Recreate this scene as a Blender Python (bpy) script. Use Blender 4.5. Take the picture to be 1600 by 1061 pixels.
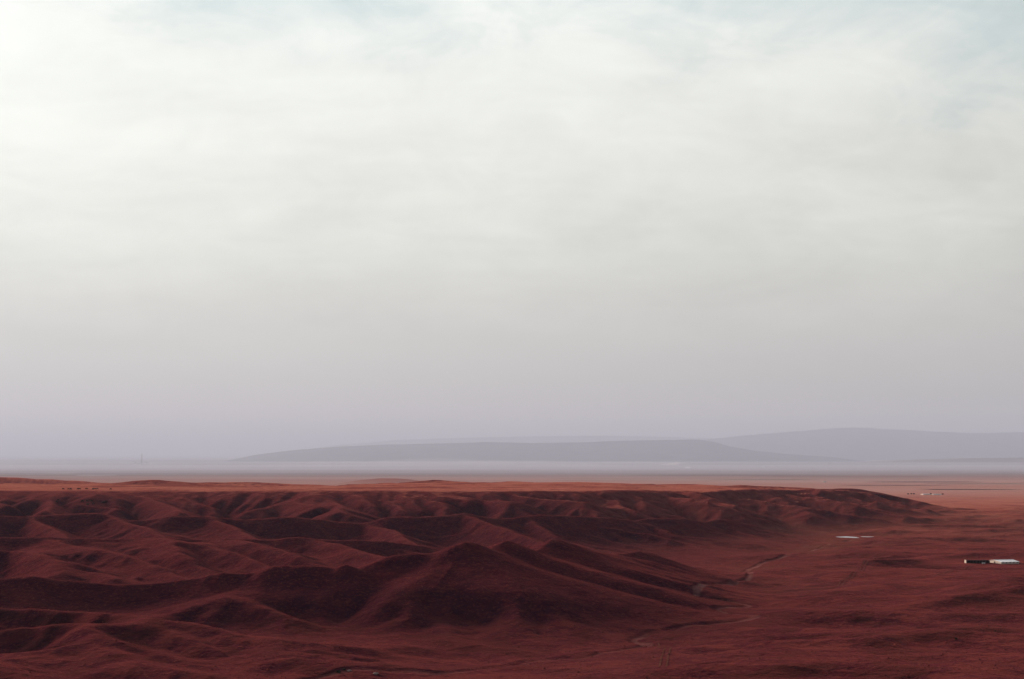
import bpy, math, random
import numpy as np
from mathutils import Vector

for _o in list(bpy.data.objects):
    bpy.data.objects.remove(_o)
scene = bpy.context.scene
COL = scene.collection
rng = random.Random(7)

# ------------------------------------------------------------------ camera
F = 2222.0          # focal length in photograph pixels (50 mm on 36 mm film)
V0 = 706.0          # picture row of eye level
PITCH = math.atan((V0 - 530.5) / F)
cam_d = bpy.data.cameras.new('camera')
cam = bpy.data.objects.new('camera', cam_d)
COL.objects.link(cam)
cam.location = (0, 0, 0)
cam.rotation_euler = (math.pi / 2 + PITCH, 0, 0)
cam_d.sensor_width = 36.0
cam_d.lens = 36.0 * F / 1600.0
cam_d.clip_start = 0.5
cam_d.clip_end = 3000000.0
scene.camera = cam

# ------------------------------------------------------------------ light
SUN_EL = math.radians(12.0)
SUN_AZ = math.radians(-40.0)      # from the viewing direction, to the left
SUN_DIR = Vector((math.sin(SUN_AZ) * math.cos(SUN_EL), math.cos(SUN_AZ) * math.cos(SUN_EL), math.sin(SUN_EL)))
sun_d = bpy.data.lights.new('sun', 'SUN')
sun_d.energy = 5.0
sun_d.angle = math.radians(16.0)
sun_d.color = (1.0, 0.81, 0.69)
sun = bpy.data.objects.new('sun', sun_d)
COL.objects.link(sun)
sun.rotation_euler = (-SUN_DIR).to_track_quat('-Z', 'Y').to_euler()
sun.location = (-3000, 2000, 1500)


class NT:
    """small helper round a node tree"""
    def __init__(self, tree):
        self.t = tree
        tree.nodes.clear()

    def n(self, kind, **kw):
        nd = self.t.nodes.new(kind)
        for k, v in kw.items():
            setattr(nd, k, v)
        return nd

    def put(self, sock, v):
        if isinstance(v, bpy.types.NodeSocket):
            self.t.links.new(v, sock)
        elif v is not None:
            if isinstance(v, tuple) and len(v) == 3 and sock.type == 'RGBA':
                v = (*v, 1.0)
            sock.default_value = v

    def math(self, op, a, b=None, c=None, clamp=False):
        nd = self.n('ShaderNodeMath', operation=op, use_clamp=clamp)
        for i, v in enumerate((a, b, c)):
            if v is not None:
                self.put(nd.inputs[i], v)
        return nd.outputs[0]

    def vmath(self, op, a, b=None):
        nd = self.n('ShaderNodeVectorMath', operation=op)
        self.put(nd.inputs[0], a)
        if b is not None:
            self.put(nd.inputs[1], b)
        return nd

    def mix(self, f, a, b, blend='MIX'):
        nd = self.n('ShaderNodeMix', data_type='RGBA', blend_type=blend)
        self.put(nd.inputs[0], f)
        self.put(nd.inputs[6], a)
        self.put(nd.inputs[7], b)
        return nd.outputs[2]

    def noise(self, vec, scale, detail=4.0, rough=0.55, dist=0.0):
        nd = self.n('ShaderNodeTexNoise')
        self.put(nd.inputs['Vector'], vec)
        nd.inputs['Scale'].default_value = scale
        nd.inputs['Detail'].default_value = detail
        nd.inputs['Roughness'].default_value = rough
        nd.inputs['Distortion'].default_value = dist
        return nd.outputs['Fac']

    def ramp(self, f, stops, interp='LINEAR'):
        nd = self.n('ShaderNodeValToRGB')
        cr = nd.color_ramp
        cr.interpolation = interp
        while len(cr.elements) < len(stops):
            cr.elements.new(0.5)
        for e, (p, c) in zip(cr.elements, stops):
            e.position = p
            e.color = (*c, 1.0) if len(c) == 3 else c
        self.put(nd.inputs[0], f)
        return nd.outputs[0]

    def mapr(self, v, a, b, c=0.0, d=1.0, smooth=True):
        nd = self.n('ShaderNodeMapRange', interpolation_type='SMOOTHSTEP' if smooth else 'LINEAR')
        for i, x in enumerate((v, a, b, c, d)):
            self.put(nd.inputs[i], x)
        return nd.outputs[0]


# ------------------------------------------------------------------ sky
world = bpy.data.worlds.new('World')
scene.world = world
world.use_nodes = True
w = NT(world.node_tree)
wout = w.n('ShaderNodeOutputWorld')
tc = w.n('ShaderNodeTexCoord')
direc = w.vmath('NORMALIZE', tc.outputs['Generated']).outputs[0]
sep = w.n('ShaderNodeSeparateXYZ')
w.put(sep.inputs[0], direc)
dx, dy, dz = sep.outputs
sky = w.n('ShaderNodeTexSky')
sky.sky_type = 'NISHITA'
sky.sun_disc = False
sky.sun_elevation = SUN_EL
sky.sun_rotation = SUN_AZ
sky.altitude = 900
sky.air_density = 1.0
sky.dust_density = 2.0
sky.ozone_density = 1.0
blue = w.mix(1.0, sky.outputs[0], (0.10, 0.10, 0.10), 'MULTIPLY')
# glow of the veiled sun: brighter towards it, dimmer away from it
toward = w.vmath('DOT_PRODUCT', direc, tuple(SUN_DIR)).outputs['Value']
glow = w.mapr(toward, -1.0, 1.0, 0.0, 1.0, smooth=False)
glow = w.math('POWER', glow, 2.2)
# cloud deck: project the direction onto a layer so that it flattens towards the horizon
hz = w.math('ADD', w.math('MAXIMUM', dz, 0.0), 0.32)
comb = w.n('ShaderNodeCombineXYZ')
w.put(comb.inputs[0], w.math('DIVIDE', dx, hz))
w.put(comb.inputs[1], w.math('DIVIDE', dy, hz))
comb.inputs[2].default_value = 8.3
cp = comb.outputs[0]
cl_big = w.noise(cp, 2.4, 6.0, 0.56, 0.5)
cl_mid = w.noise(cp, 7.5, 7.0, 0.60, 0.7)
cl_str = w.n('ShaderNodeMapping')
w.put(cl_str.inputs[0], cp)
cl_str.inputs['Rotation'].default_value = (0, 0, math.radians(18))
cl_str.inputs['Scale'].default_value = (0.55, 2.6, 1.0)
cl_fine = w.noise(cl_str.outputs[0], 7.0, 8.0, 0.62, 0.4)
# elevation of the veil (sine of the elevation angle): dull and mauve at the skyline, white above
veil = w.ramp(w.math('MULTIPLY', w.math('MAXIMUM', dz, 0.0), 2.5), [
    (0.000, (0.66, 0.620, 0.600)),
    (0.10, (0.66, 0.640, 0.605)),
    (0.22, (0.72, 0.715, 0.665)),
    (0.36, (0.84, 0.850, 0.790)),
    (0.55, (0.945, 0.960, 0.900)),
    (0.75, (0.965, 0.99, 0.945)),
    (1.000, (0.91, 0.97, 0.94))])
shape = w.math('ADD', w.math('MULTIPLY', w.math('SUBTRACT', cl_big, 0.5), 0.32),
               w.math('ADD', w.math('MULTIPLY', w.math('SUBTRACT', cl_mid, 0.5), 0.20),
                      w.math('MULTIPLY', w.math('SUBTRACT', cl_fine, 0.5), 0.09)))
shape = w.math('MULTIPLY', shape, w.mapr(dz, 0.03, 0.16, 0.15, 1.0))
lum = w.math('ADD', w.math('MULTIPLY', glow, 0.62), w.math('ADD', 0.47, shape))
lumc = w.n('ShaderNodeCombineColor')
for i in range(3):
    w.put(lumc.inputs[i], lum)
veil = w.mix(1.0, veil, lumc.outputs[0], 'MULTIPLY')
# cover: closed low down, breaking up above
edge = w.math('ADD', w.math('ADD', dz, w.math('MULTIPLY', dx, 0.10)), w.math('ADD', w.math('MULTIPLY', w.math('SUBTRACT', cl_big, 0.5), -0.22), w.math('MULTIPLY', w.math('SUBTRACT', cl_mid, 0.5), -0.10)))
thin = w.mix(1.0, (0.74, 0.85, 0.85), lumc.outputs[0], 'MULTIPLY')          # clear pale band above the cloud
high = w.mix(w.mapr(edge, 0.32, 0.62), thin, blue)
skycol = w.mix(w.mapr(edge, 0.255, 0.345, 1.0, 0.0), high, veil)
bg = w.n('ShaderNodeBackground')
w.put(bg.inputs[0], skycol)
bg.inputs[1].default_value = 1.0
w.put(wout.inputs[0], bg.outputs[0])

scene.view_settings.view_transform = 'Standard'
scene.view_settings.look = 'None'
scene.view_settings.exposure = 0.0
scene.view_settings.gamma = 1.0
scene.cycles.use_denoising = True
scene.cycles.max_bounces = 6
scene.cycles.diffuse_bounces = 3
scene.cycles.volume_bounces = 1


# ------------------------------------------------------------------ lie of the land
def P(u, v, D):
    """picture position + distance ahead -> point in the place (eye at the origin)"""
    a, b = (u - 800.0) / F, (530.5 - v) / F
    cy, cz = math.cos(PITCH) - b * math.sin(PITCH), math.sin(PITCH) + b * math.cos(PITCH)
    return (a * D / cy, D, cz * D / cy)


def tag(o, label=None, cat=None, group=None, kind=None):
    for k, v in (('label', label), ('category', cat), ('group', group), ('kind', kind)):
        if v:
            o[k] = v
    return o


def mesh_obj(name, verts, faces, mat=None, parent=None, smooth=False):
    me = bpy.data.meshes.new(name)
    me.from_pydata([tuple(v) for v in verts], [], faces)
    me.update()
    if smooth:
        me.polygons.foreach_set('use_smooth', [True] * len(me.polygons))
    if mat:
        me.materials.append(mat)
    o = bpy.data.objects.new(name, me)
    COL.objects.link(o)
    if parent:
        o.parent = parent
    return o


def empty(name, loc, rz=0.0):
    o = bpy.data.objects.new(name, None)
    COL.objects.link(o)
    o.location = loc
    o.rotation_euler = (0, 0, rz)
    o.empty_display_size = 1.0
    return o


def h2(ix, iy, seed):
    n = (ix.astype(np.int64) * 374761393 + iy.astype(np.int64) * 668265263 + seed * 974634777) & 0xFFFFFFFF
    n = ((n ^ (n >> 13)) * 1274126177) & 0xFFFFFFFF
    return ((n ^ (n >> 16)) & 0xFFFF).astype(np.float32)


def gnoise(x, y, seed):
    """gradient noise, about -1..1"""
    x0, y0 = np.floor(x), np.floor(y)
    fx, fy = (x - x0).astype(np.float32), (y - y0).astype(np.float32)
    ix, iy = x0.astype(np.int64), y0.astype(np.int64)
    ux, uy = fx * fx * fx * (fx * (fx * 6 - 15) + 10), fy * fy * fy * (fy * (fy * 6 - 15) + 10)

    def g(ox, oy):
        a = h2(ix + ox, iy + oy, seed) * np.float32(2 * math.pi / 65536.0)
        return np.cos(a) * (fx - ox) + np.sin(a) * (fy - oy)
    a = g(0, 0) * (1 - ux) + g(1, 0) * ux
    b = g(0, 1) * (1 - ux) + g(1, 1) * ux
    return (a * (1 - uy) + b * uy) * 1.5


def fbm(x, y, wl, octv, seed, gain=0.5, ridged=False):
    out, amp, tot, f = 0.0, 1.0, 0.0, 1.0 / wl
    for k in range(octv):
        n = gnoise(x * f + 17.3 * k, y * f - 9.1 * k, seed + 31 * k)
        if ridged:
            n = 1.0 - 2.0 * np.abs(n)
        out = out + n * amp
        tot += amp
        amp *= gain
        f *= 2.03
    return out / tot


def smax(a, b, k):
    h = np.maximum(k - np.abs(a - b), 0.0) / k
    return np.maximum(a, b) + h * h * (k * 0.25)


# ------------------------------------------------------------------ terrain
TW = 0.47
S = 0.5            # the relief is drawn up in half metres and set down at this scale
NC = 1080
tcol = np.linspace(-TW, TW, NC)
rows = np.concatenate([
    np.geomspace(8, 560, 50, endpoint=False),
    np.geomspace(560, 4300, 830, endpoint=False),
    np.geomspace(4300, 440000, 210)])
NR = len(rows)
X = (rows[:, None] * tcol[None, :])
Y = np.repeat(rows[:, None], NC, axis=1)

FLOOR_D = [0, 600, 750, 980, 1400, 1850, 2470, 3960, 6000, 10000, 18000, 32000, 60000, 120000, 200000, 1e6]
FLOOR_Z = [-100, -112, -120, -130, -138.5, -142.5, -147, -151, -174, -220, -300, -460, -720, -880, -1120, -1120]
AX_D = [0, 600, 750, 980, 1400, 1850, 2470, 3550, 5000, 9000]
AX_X = [-100, -40, 15, 92, 215, 330, 545, 1000, 2600, 9000]


def base_z(x, y):
    z = np.interp(y, FLOOR_D, FLOOR_Z)
    ax = np.interp(y, AX_D, AX_X)
    dl, dr = np.maximum(ax - x, 0.0), np.maximum(x - ax, 0.0)
    near = np.clip((4200 - y) / 1500.0, 0, 1)
    left = np.interp(y, [700, 1000, 1500, 2500], [-24.0, -17.0, -2.0, 4.0]) * (1 - np.exp(-dl / 380.0)) * near
    right = 8.0 * (1 - np.exp(-dr / 500.0)) * np.clip((3200 - y) / 1600.0, 0, 1)
    return z + left + right


def base_pt(x, y):
    return float(base_z(np.array(x, float), np.array(y, float)))


# domain warp so that crests wander a little
WX = X + 9.0 * fbm(X, Y, 150.0, 3, 11) * np.clip(Y / 1500, 0.4, 1.6)
WY = Y + 11.0 * fbm(X, Y, 150.0, 3, 23) * np.clip(Y / 1500, 0.4, 1.6)
print('grid', NR, NC)

Z = base_z(X, Y).astype(np.float64)
Z += 1.6 * fbm(X, Y, 170.0, 4, 5) * np.clip((6000 - Y) / 3000, 0.0, 1)
Z += 16.0 * fbm(X * 0.45 + 0.3 * Y, Y, 190.0, 3, 91, gain=0.42, ridged=True) * np.clip((6000 - Y) / 3000, 0.0, 1) * np.clip((X - np.interp(Y, AX_D, AX_X)) / 90.0, 0, 1)


def ridge(pts, s=0.42, r=7.0, k=5.0, sl=None, reach=None, a=0.0, w_=50.0):
    """smooth-max a crest line with falling flanks into the terrain; pts = (x, y, z) list"""
    global Z
    pts = np.array(pts, float)
    smin = min(s, sl or s)
    R = reach or min(60.0 / smin + 3 * r, 320.0)
    y0, y1 = pts[:, 1].min() - R - 20, pts[:, 1].max() + R + 20
    i0, i1 = np.searchsorted(rows, max(y0, 9)), np.searchsorted(rows, y1)
    if i1 - i0 < 2:
        return
    xs = np.array([pts[:, 0].min() - R - 20, pts[:, 0].max() + R + 20])
    ylo, yhi = rows[i0], rows[min(i1, NR - 1)]
    t0 = min(xs[0] / ylo, xs[0] / yhi)
    t1 = max(xs[1] / ylo, xs[1] / yhi)
    j0, j1 = np.searchsorted(tcol, t0), np.searchsorted(tcol, t1)
    if j1 - j0 < 2:
        return
    sx, sy = WX[i0:i1, j0:j1], WY[i0:i1, j0:j1]
    best = np.full(sx.shape, -1e9)
    for (ax, ay, az), (bx, by, bz) in zip(pts[:-1], pts[1:]):
        ex, ey = bx - ax, by - ay
        L2 = ex * ex + ey * ey + 1e-9
        t = np.clip(((sx - ax) * ex + (sy - ay) * ey) / L2, 0, 1)
        qx, qy = sx - ax - t * ex, sy - ay - t * ey
        d = np.sqrt(qx * qx + qy * qy + r * r) - r
        if sl is not None:
            side = ex * qy - ey * qx
            ss = np.where(side > 0, sl, s)
        else:
            ss = s
        fall = ss * d
        if a > 0:
            fall = fall + a * (1 - np.exp(-d / w_))       # steep shoulder, flattening footslope
        best = np.maximum(best, az + t * (bz - az) - fall)
    Z[i0:i1, j0:j1] = smax(Z[i0:i1, j0:j1], best, k)


def smooth_line(pts, n=4):
    """Catmull-Rom through the points"""
    p = [np.array(q, float) for q in pts]
    p = [2 * p[0] - p[1]] + p + [2 * p[-1] - p[-2]]
    out = []
    for i in range(1, len(p) - 2):
        for j in range(n):
            t = j / n
            a, b, c, d = p[i - 1], p[i], p[i + 1], p[i + 2]
            out.append(0.5 * ((2 * b) + (c - a) * t + (2 * a - 5 * b + 4 * c - d) * t * t + (3 * b - a - 3 * c + d) * t ** 3))
    out.append(p[-2])
    return out


def U(*uvd):
    return [P(*q) for q in uvd]


def spurs(line, spacing, length, turn, s=0.42, r=4.0, side=-1, grad=0.11, jitter=0.35, sub=True, a=4.0, w_=18.0, lo=0.0, hi=1.0, k=3.0, seed=1, ext=0.0):
    """rib spurs running down from a crest line; side -1 = towards the viewer"""
    rr = random.Random(seed)
    pts = [np.array(p, float) for p in line]
    seg = [np.linalg.norm((b - a)[:2]) for a, b in zip(pts[:-1], pts[1:])]
    tot = sum(seg)
    pos = spacing * rr.random()
    while pos < tot:
        f = pos / tot
        if lo <= f <= hi:
            q, i = pos, 0
            while i < len(seg) - 1 and q > seg[i]:
                q -= seg[i]
                i += 1
            pa, pb = pts[i], pts[i + 1]
            p = pa + (pb - pa) * min(q / max(seg[i], 1e-6), 1)
            e = (pb - pa)[:2] / max(seg[i], 1e-6)
            nrm = np.array((-e[1], e[0])) * (-side if side > 0 else 1)
            nrm = np.array((e[1], -e[0])) if side < 0 else np.array((-e[1], e[0]))
            th = turn + rr.uniform(-0.25, 0.25)
            c, sn = math.cos(th), math.sin(th)
            dv = np.array((nrm[0] * c - nrm[1] * sn, nrm[0] * sn + nrm[1] * c))
            L = length * rr.uniform(0.65, 1.3)
            bend = rr.uniform(-0.5, 0.5)
            lp, cur, d2 = [], p[:2].copy(), dv.copy()
            zend = max(base_pt(p[0] + dv[0] * L, p[1] + dv[1] * L) - 2 + ext, p[2] - grad * L)
            m = 6
            for j in range(m + 1):
                t = j / m
                zz = p[2] - 0.8 - (p[2] - 0.8 - zend) * (1 - (1 - t) ** 1.35) + (rr.uniform(-1.0, 1.2) if 0 < j < m else 0)
                lp.append((cur[0], cur[1], zz))
                c, sn = math.cos(bend / m), math.sin(bend / m)
                d2 = np.array((d2[0] * c - d2[1] * sn, d2[0] * sn + d2[1] * c))
                cur = cur + d2 * L / m
            ridge(lp, s=s * rr.uniform(0.85, 1.2), r=r * rr.uniform(0.7, 1.5), k=k, reach=150, a=a * rr.uniform(0.6, 1.4), w_=w_)
            if sub:
                for j in (1, 2, 3, 4):
                    if rr.random() < 0.75:
                        q = np.array(lp[j])
                        sd = rr.choice((-1, 1))
                        ang = math.atan2(lp[j + 1][1] - q[1], lp[j + 1][0] - q[0]) + sd * rr.uniform(0.5, 0.95)
                        l2 = L * rr.uniform(0.22, 0.42)
                        sp = [(q[0] + math.cos(ang) * l2 * t, q[1] + math.sin(ang) * l2 * t, q[2] - 0.5 - l2 * 0.30 * t) for t in (0, .5, 1)]
                        ridge(sp, s=s * 1.1, r=r * 0.6, k=2.0, reach=60)
        pos += spacing * rr.uniform(1 - jitter, 1 + jitter)


# --- the plateau: level top, gullied scarp in front, ending in a point on the right
EDGE = smooth_line(U((-420, 767, 2350), (-200, 767, 2380), (0, 768, 2420), (150, 768, 2440), (320, 769, 2500), (500, 767, 2520),
                     (700, 768, 2560), (850, 769, 2600), (1000, 768, 2720), (1100, 770, 2860), (1180, 766, 3000),
                     (1260, 767, 3180), (1340, 770, 3340), (1400, 777, 3460), (1440, 788, 3540), (1466, 797, 3590)), 3)
EDGE = np.array(EDGE)


def plateau():
    global Z
    i0, i1 = np.searchsorted(rows, 2000), np.searchsorted(rows, 5200)
    sx, sy = WX[i0:i1], WY[i0:i1]
    n = len(EDGE) - 1
    bestd = np.full(sx.shape, 1e9)
    top = np.zeros(sx.shape)
    frac = np.zeros(sx.shape)
    sgn = np.zeros(sx.shape)
    for i, ((ax, ay, az), (bx, by, bz)) in enumerate(zip(EDGE[:-1], EDGE[1:])):
        ex, ey = bx - ax, by - ay
        t = np.clip(((sx - ax) * ex + (sy - ay) * ey) / (ex * ex + ey * ey), 0, 1)
        qx, qy = sx - ax - t * ex, sy - ay - t * ey
        d = np.hypot(qx, qy)
        m = d < bestd
        bestd = np.where(m, d, bestd)
        top = np.where(m, az + t * (bz - az), top)
        frac = np.where(m, (i + t) / n, frac)
        sgn = np.where(m, np.where(ex * qy - ey * qx > 0, 1.0, -1.0), sgn)
    top = np.interp(sx, EDGE[:, 0], EDGE[:, 2])
    frac = np.interp(sx, EDGE[:, 0], np.linspace(0, 1, n + 1))
    wob = 30 * fbm(sx, sy, 130.0, 3, 77)
    sd = sgn * bestd + wob * np.clip(1.5 - frac, 0.5, 1)
    width = np.interp(frac, [0, 0.5, 0.68, 0.8, 0.92, 1.0], [1350, 1150, 650, 260, 90, 30])
    und = 2.6 * fbm(X[i0:i1], Y[i0:i1] * 0.8, 330.0, 3, 41) - 2.2
    inside = top + und * np.clip(sd / 120, 0, 1) - 0.0125 * np.maximum(sd, 0) - 0.13 * np.maximum(sd - width, 0)
    rnd = np.interp(frac, [0.4, 0.6], [70.0, 10.0])
    outside = top - np.interp(frac, [0.4, 0.6], [0.16, 0.50]) * (np.sqrt(np.maximum(-sd, 0) ** 2 + rnd ** 2) - rnd)
    tz = np.where(sd > 0, inside, outside)
    tz = np.maximum(tz, -400)
    Z[i0:i1] = smax(Z[i0:i1], tz, 4.0)


plateau()
_e = [tuple(p) for p in EDGE]
spurs(_e, 105, 300, 0.6, s=0.22, r=4, seed=3, lo=0.0, hi=0.5, grad=0.07, a=0)
spurs(_e, 100, 260, -0.30, s=0.31, r=2.5, seed=5, lo=0.45, hi=0.97, grad=0.125, a=0)
# low swells standing on and beyond the plateau
for pts, s, r in (
        (U((205, 755, 3350), (240, 750.5, 3400), (275, 754, 3450)), 0.10, 25),
        (U((330, 755, 3500), (390, 754, 3600), (450, 757, 3650)), 0.08, 30),
        (U((630, 757, 4000), (675, 750.5, 4100), (720, 753, 4200), (765, 757, 4250)), 0.12, 18),
        (U((770, 756, 4300), (800, 752, 4400), (845, 752.5, 4450), (875, 758, 4450)), 0.14, 14),
        (U((-300, 740, 4500), (-60, 743, 4600), (30, 747, 4700), (110, 751, 4900), (200, 756, 5000)), 0.12, 40),
        (U((870, 759, 3500), (950, 757.5, 3600), (1020, 759, 3600)), 0.10, 25),
        (U((1110, 763, 3400), (1150, 758, 3450), (1200, 760, 3500), (1260, 763, 3600)), 0.16, 12),
        (U((1290, 765, 3600), (1330, 764, 3650), (1370, 770, 3700)), 0.22, 8)):
    ridge(smooth_line(pts), s=s, r=r, k=4, reach=900)
ridge(smooth_line(U((520, 761, 9000), (560, 752, 9100), (585, 747, 9200), (605, 745.5, 9200), (640, 748, 9200), (700, 758, 9300))), s=0.20, r=60, k=8, reach=700)
ridge(smooth_line(U((1330, 724, 108000), (1410, 719.5, 109000), (1470, 716.5, 110000), (1540, 715, 110000), (1620, 714.5, 110000), (1720, 716, 110000))), s=0.08, r=1500, k=120, reach=12000)

# --- middle ridge, in front of the plateau
A = smooth_line(U((-380, 800, 1850), (-150, 804, 1880), (0, 806, 1900), (45, 807, 1910), (130, 802, 1920), (165, 804, 1920), (200, 814, 1925), (250, 810, 1930),
                  (270, 807, 1930), (325, 807, 1940), (365, 812, 1945), (400, 811, 1950), (450, 808, 1960), (500, 812, 1965),
                  (560, 818, 1970), (590, 813, 1980), (610, 808, 1985), (650, 808, 1990), (700, 806, 2000), (727, 802, 2010),
                  (760, 809, 2020), (800, 810, 2040), (830, 805, 2060), (880, 806, 2090), (960, 810, 2140), (995, 814, 2170),
                  (1010, 811, 2190), (1070, 811, 2240), (1100, 816, 2270), (1127, 811, 2300), (1175, 820, 2350), (1210, 834, 2390), (1250, 843, 2420)), 2)
ridge(A, s=0.22, sl=0.24, r=3, a=6, w_=16)
spurs(A, 90, 200, 0.75, s=0.30, r=3, seed=21, grad=0.155, a=0)
for q in (
        ((45, 807, 1905), (62, 816, 1850), (100, 830, 1770), (112, 838, 1720)),
        ((165, 804, 1915), (210, 815, 1850), (245, 830, 1770), (268, 840, 1710)),
        ((325, 807, 1935), (360, 818, 1870), (395, 834, 1780), (415, 843, 1720)),
        ((560, 818, 1970), (600, 822, 1920), (637, 838, 1810), (672, 857, 1700)),
        ((727, 802, 2005), (762, 814, 1940), (800, 828, 1870), (850, 845, 1790), (905, 862, 1700)),
        ((830, 806, 2055), (868, 832, 1930), (910, 848, 1860), (955, 866, 1770)),
        ((1010, 811, 2185), (1050, 832, 2080), (1085, 850, 2000), (1115, 863, 1930)),
        ((1127, 811, 2295), (1160, 828, 2230), (1190, 842, 2160), (1215, 852, 2110))):
    ridge(smooth_line(U(*q)), s=0.28, r=4, k=3, reach=180)

# --- second ridge on the left
B = smooth_line(U((-380, 838, 1480), (-150, 838, 1500), (0, 840, 1510), (75, 840, 1520), (150, 842, 1525), (225, 842, 1530), (262, 841, 1530), (337, 845, 1540),
                  (357, 842, 1545), (425, 844, 1550), (462, 840, 1555), (525, 845, 1560), (565, 844, 1565), (640, 850, 1570), (700, 862, 1570), (760, 872, 1560)), 3)
ridge(B, s=0.22, sl=0.22, r=3, a=5, w_=16)
spurs(B, 85, 190, 0.8, s=0.28, r=3, seed=31, grad=0.14, a=0)
for q in (
        ((225, 842, 1528), (262, 852, 1470), (300, 870, 1390), (342, 895, 1310)),
        ((60, 841, 1518), (120, 855, 1450), (200, 872, 1375), (270, 886, 1320), (330, 897, 1280)),
        ((262, 841, 1528), (330, 858, 1455), (400, 872, 1390), (435, 881, 1350)),
        ((357, 842, 1543), (420, 854, 1480), (475, 871, 1400), (505, 883, 1350)),
        ((495, 843, 1556), (545, 853, 1500), (600, 869, 1410), (645, 876, 1370)),
        ((-60, 858, 1400), (20, 863, 1390), (60, 876, 1330), (100, 892, 1270)),
        ((90, 872, 1370), (130, 884, 1320), (180, 900, 1260))):
    ridge(smooth_line(U(*q)), s=0.26, r=4, k=3, reach=170)

# --- the dark front ridge
C = smooth_line(U((-380, 897, 1050), (-150, 900, 1070), (0, 905, 1085), (50, 901, 1090), (90, 906, 1095), (140, 911, 1100), (190, 914, 1100), (250, 912, 1105),
                  (287, 906, 1110), (312, 904, 1110), (350, 895, 1115), (382, 897, 1115), (415, 892, 1120), (428, 885, 1120),
                  (462, 884, 1120), (500, 886, 1120), (527, 887, 1120), (537, 883.5, 1120), (546, 887, 1122), (556, 893, 1125),
                  (576, 882, 1135), (607, 870, 1145), (640, 866, 1150), (690, 867, 1155), (706, 857, 1160), (727, 847.5, 1165),
                  (746, 852, 1180), (758, 862, 1195), (776, 853, 1210), (792, 846, 1220), (806, 852, 1240), (822, 864, 1260),
                  (845, 857, 1280), (863, 844, 1300), (884, 847, 1320), (907, 857, 1350), (945, 866, 1400), (962, 867, 1420),
                  (982, 864, 1450), (1008, 862, 1490), (1030, 870, 1530), (1052, 880, 1570), (1075, 890, 1620)), 2)
ridge(C, s=0.22, sl=0.26, r=2.5, k=3, a=8, w_=16)
spurs(C, 75, 150, 1.0, s=0.26, r=3, seed=41, lo=0.55, hi=1.0, grad=0.17, a=3, w_=12)
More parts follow.
